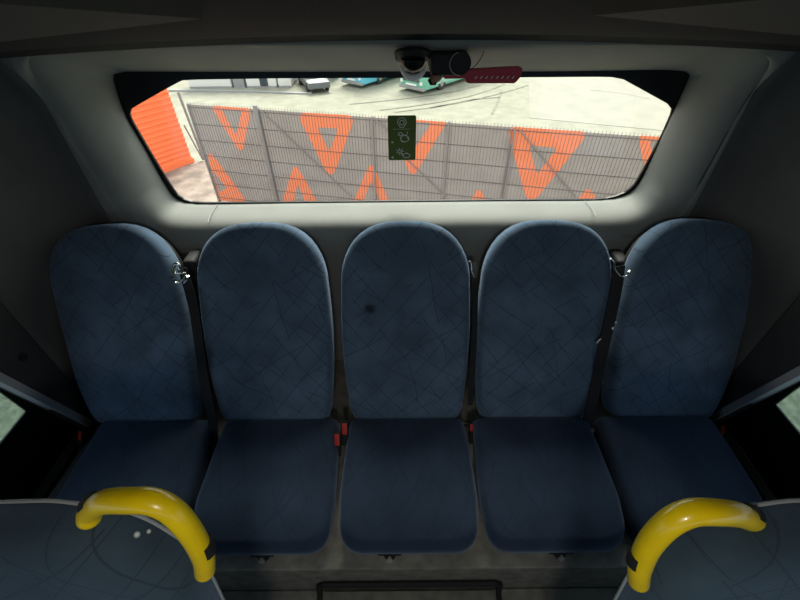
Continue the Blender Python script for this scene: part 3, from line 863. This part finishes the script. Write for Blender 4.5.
def bus(fl_, fr_, side, paint, paint2, label, H=3.0, L=11.5):
    a = atz(*fl_, ZL); b = atz(*fr_, ZL); c_ = atz(*side, ZL)
    ax = (b-a); ax.z = 0; W = ax.length; sd = (c_-b); sd.z = 0; sd.normalize()
    ang = atan2(sd.y, sd.x)
    # local frame: x runs back along the body, y across to the left
    t = thing('bus', label, 'bus', tuple(b), ang)
    W = max(W, 2.4)
    bm = bmesh.new(); pr = [(0.05, .30), (0, .9), (.02, 1.2), (.25, H-.15), (.45, H), (L-.2, H), (L, H-.2), (L, .35)]
    rings(bm, [[Vector((x+(.12 if y in (0, W) else 0), y, z)) for x, z in pr] for y in (0, .15, W-.15, W)], True, True, True)
    bmesh.ops.bevel(bm, geom=bm.edges[:], offset=.04, segments=2, affect='EDGES')
    link('body', bm, M[paint], t, 40)
    bm = bmesh.new(); box(bm, .9, L-.8, -.015, .0, .5, 1.15, bev=.003); link('side_panel', bm, M[paint2], t)
    bm = bmesh.new(); Mx = Matrix.Translation((.0, 0, 0))
    v = [Vector((-.005, .18, 1.25)), Vector((-.005, W-.18, 1.25)), Vector((.2, W-.2, H-.35)), Vector((.2, .2, H-.35))]
    rings(bm, [v, [p+Vector((.02, 0, 0)) for p in v]], True, True, True); link('windscreen', bm, M['dglass'], t)
    for k in range(6):
        bm = bmesh.new(); x = 1.0+k*1.65; box(bm, x, x+1.5, -.02, .0, 1.35, 2.35, bev=.003); link('side_window', bm, M['dglass'], t)
    for y in (.3, W-.3):
        bm = bmesh.new(); cyl(bm, (-.01, y, .75), .13, .04, (-1, 0, 0), 16); link('headlamp', bm, M['white'], t)
    bm = bmesh.new(); box(bm, -.05, .03, .5, W-.5, .80, .98, bev=.01); link('grille', bm, M['dglass'], t)
    bm = bmesh.new(); box(bm, -.07, .0, .75, W-.75, .52, .66, bev=.01); link('number_plate', bm, M['white'], t)
    bm = bmesh.new(); box(bm, -.06, .3, .05, W-.05, .24, .46, bev=.03); link('bumper', bm, M['grey'], t, 40)
    for x in (2.2, L-3):
        for y in (-.01, W-.27):
            bm = bmesh.new(); cyl(bm, (x, y, .46), .46, .28, (0, 1, 0), 22); w = link('wheel', bm, M['tyre'], t)
            bm = bmesh.new(); cyl(bm, (x, y-.01, .46), .2, .3, (0, 1, 0), 16); link('hub', bm, M['grey'], w)
    return t
bus((392, 93), (424, 95.5), (460, 84), 'bgreen', 'bgreen2', 'green bus parked in the yard with a pale green side')
bus((340, 87.5), (363, 89.5), (384, 83), 'bblue', 'bblue', 'light blue bus parked further off, left of the green one')

# =============================================================== light, camera
t = thing('added_fill_lamp', None, None, (0.02, -.50, 1.775)); struct(t)  # unseen lamp, added behind the camera to brighten handles and front seats
bm = bmesh.new(); cyl(bm, (0, 0, -.012), .10, .030, (0, 0, 1), 32, .11); link('housing', bm, M['panel'], t, 40)
L = bpy.data.lights.new('added_fill_light', 'AREA'); L.shape = 'DISK'; L.size = .18; L.energy = 4.4; L.color = (1, .97, .90)
o = bpy.data.objects.new('added_fill_light', L); COL.objects.link(o); o.location = (.02, -.50, 1.755)
w = bpy.data.worlds.new('world'); S.world = w; w.use_nodes = True
nt = w.node_tree; bg = nt.nodes['Background']
bg.inputs['Color'].default_value = (.94, .97, 1.0, 1); bg.inputs['Strength'].default_value = 1.5
L = bpy.data.lights.new('sun', 'SUN'); L.energy = 6.0; L.angle = radians(28); L.color = (1, .96, .88)
o = bpy.data.objects.new('sun', L); COL.objects.link(o); o.rotation_euler = (radians(-40), radians(3), 0)
def portal(loc, rot, sx, sy):
    L = bpy.data.lights.new('window_portal', 'AREA'); L.shape = 'RECTANGLE'; L.size = sx; L.size_y = sy; L.cycles.is_portal = True
    o = bpy.data.objects.new('window_portal', L); COL.objects.link(o); o.location = loc; o.rotation_euler = rot
portal((0, 1.36, 1.22), (radians(-90), 0, 0), 1.65, .46)
for s in (-1, 1):
    portal((s*1.2, -.1, .93), (0, radians(90)*s, 0), .5, 1.6)
    portal((s*1.2, -2.07, .88), (0, radians(90)*s, 0), .7, 1.9)
portal((0, -3.3, 1.02), (radians(90), 0, 0), 1.9, .87)
c = bpy.data.cameras.new('camera'); c.sensor_width = 36; c.lens = 36*F/800; c.clip_start = .01; c.clip_end = 400
co = bpy.data.objects.new('camera', c); COL.objects.link(co); S.camera = co
# axes from the same rays used for measuring
X = (ray(401, 300)-ray(400, 300)).normalized(); Y = (ray(400, 299)-ray(400, 300)).normalized(); Z = -ray(400, 300).normalized()
co.matrix_world = Matrix.Translation(CAM) @ Matrix((X, Y, Z)).transposed().to_4x4()
S.view_settings.view_transform = 'Standard'; S.view_settings.look = 'None'
S.view_settings.exposure = .35; S.view_settings.gamma = 1
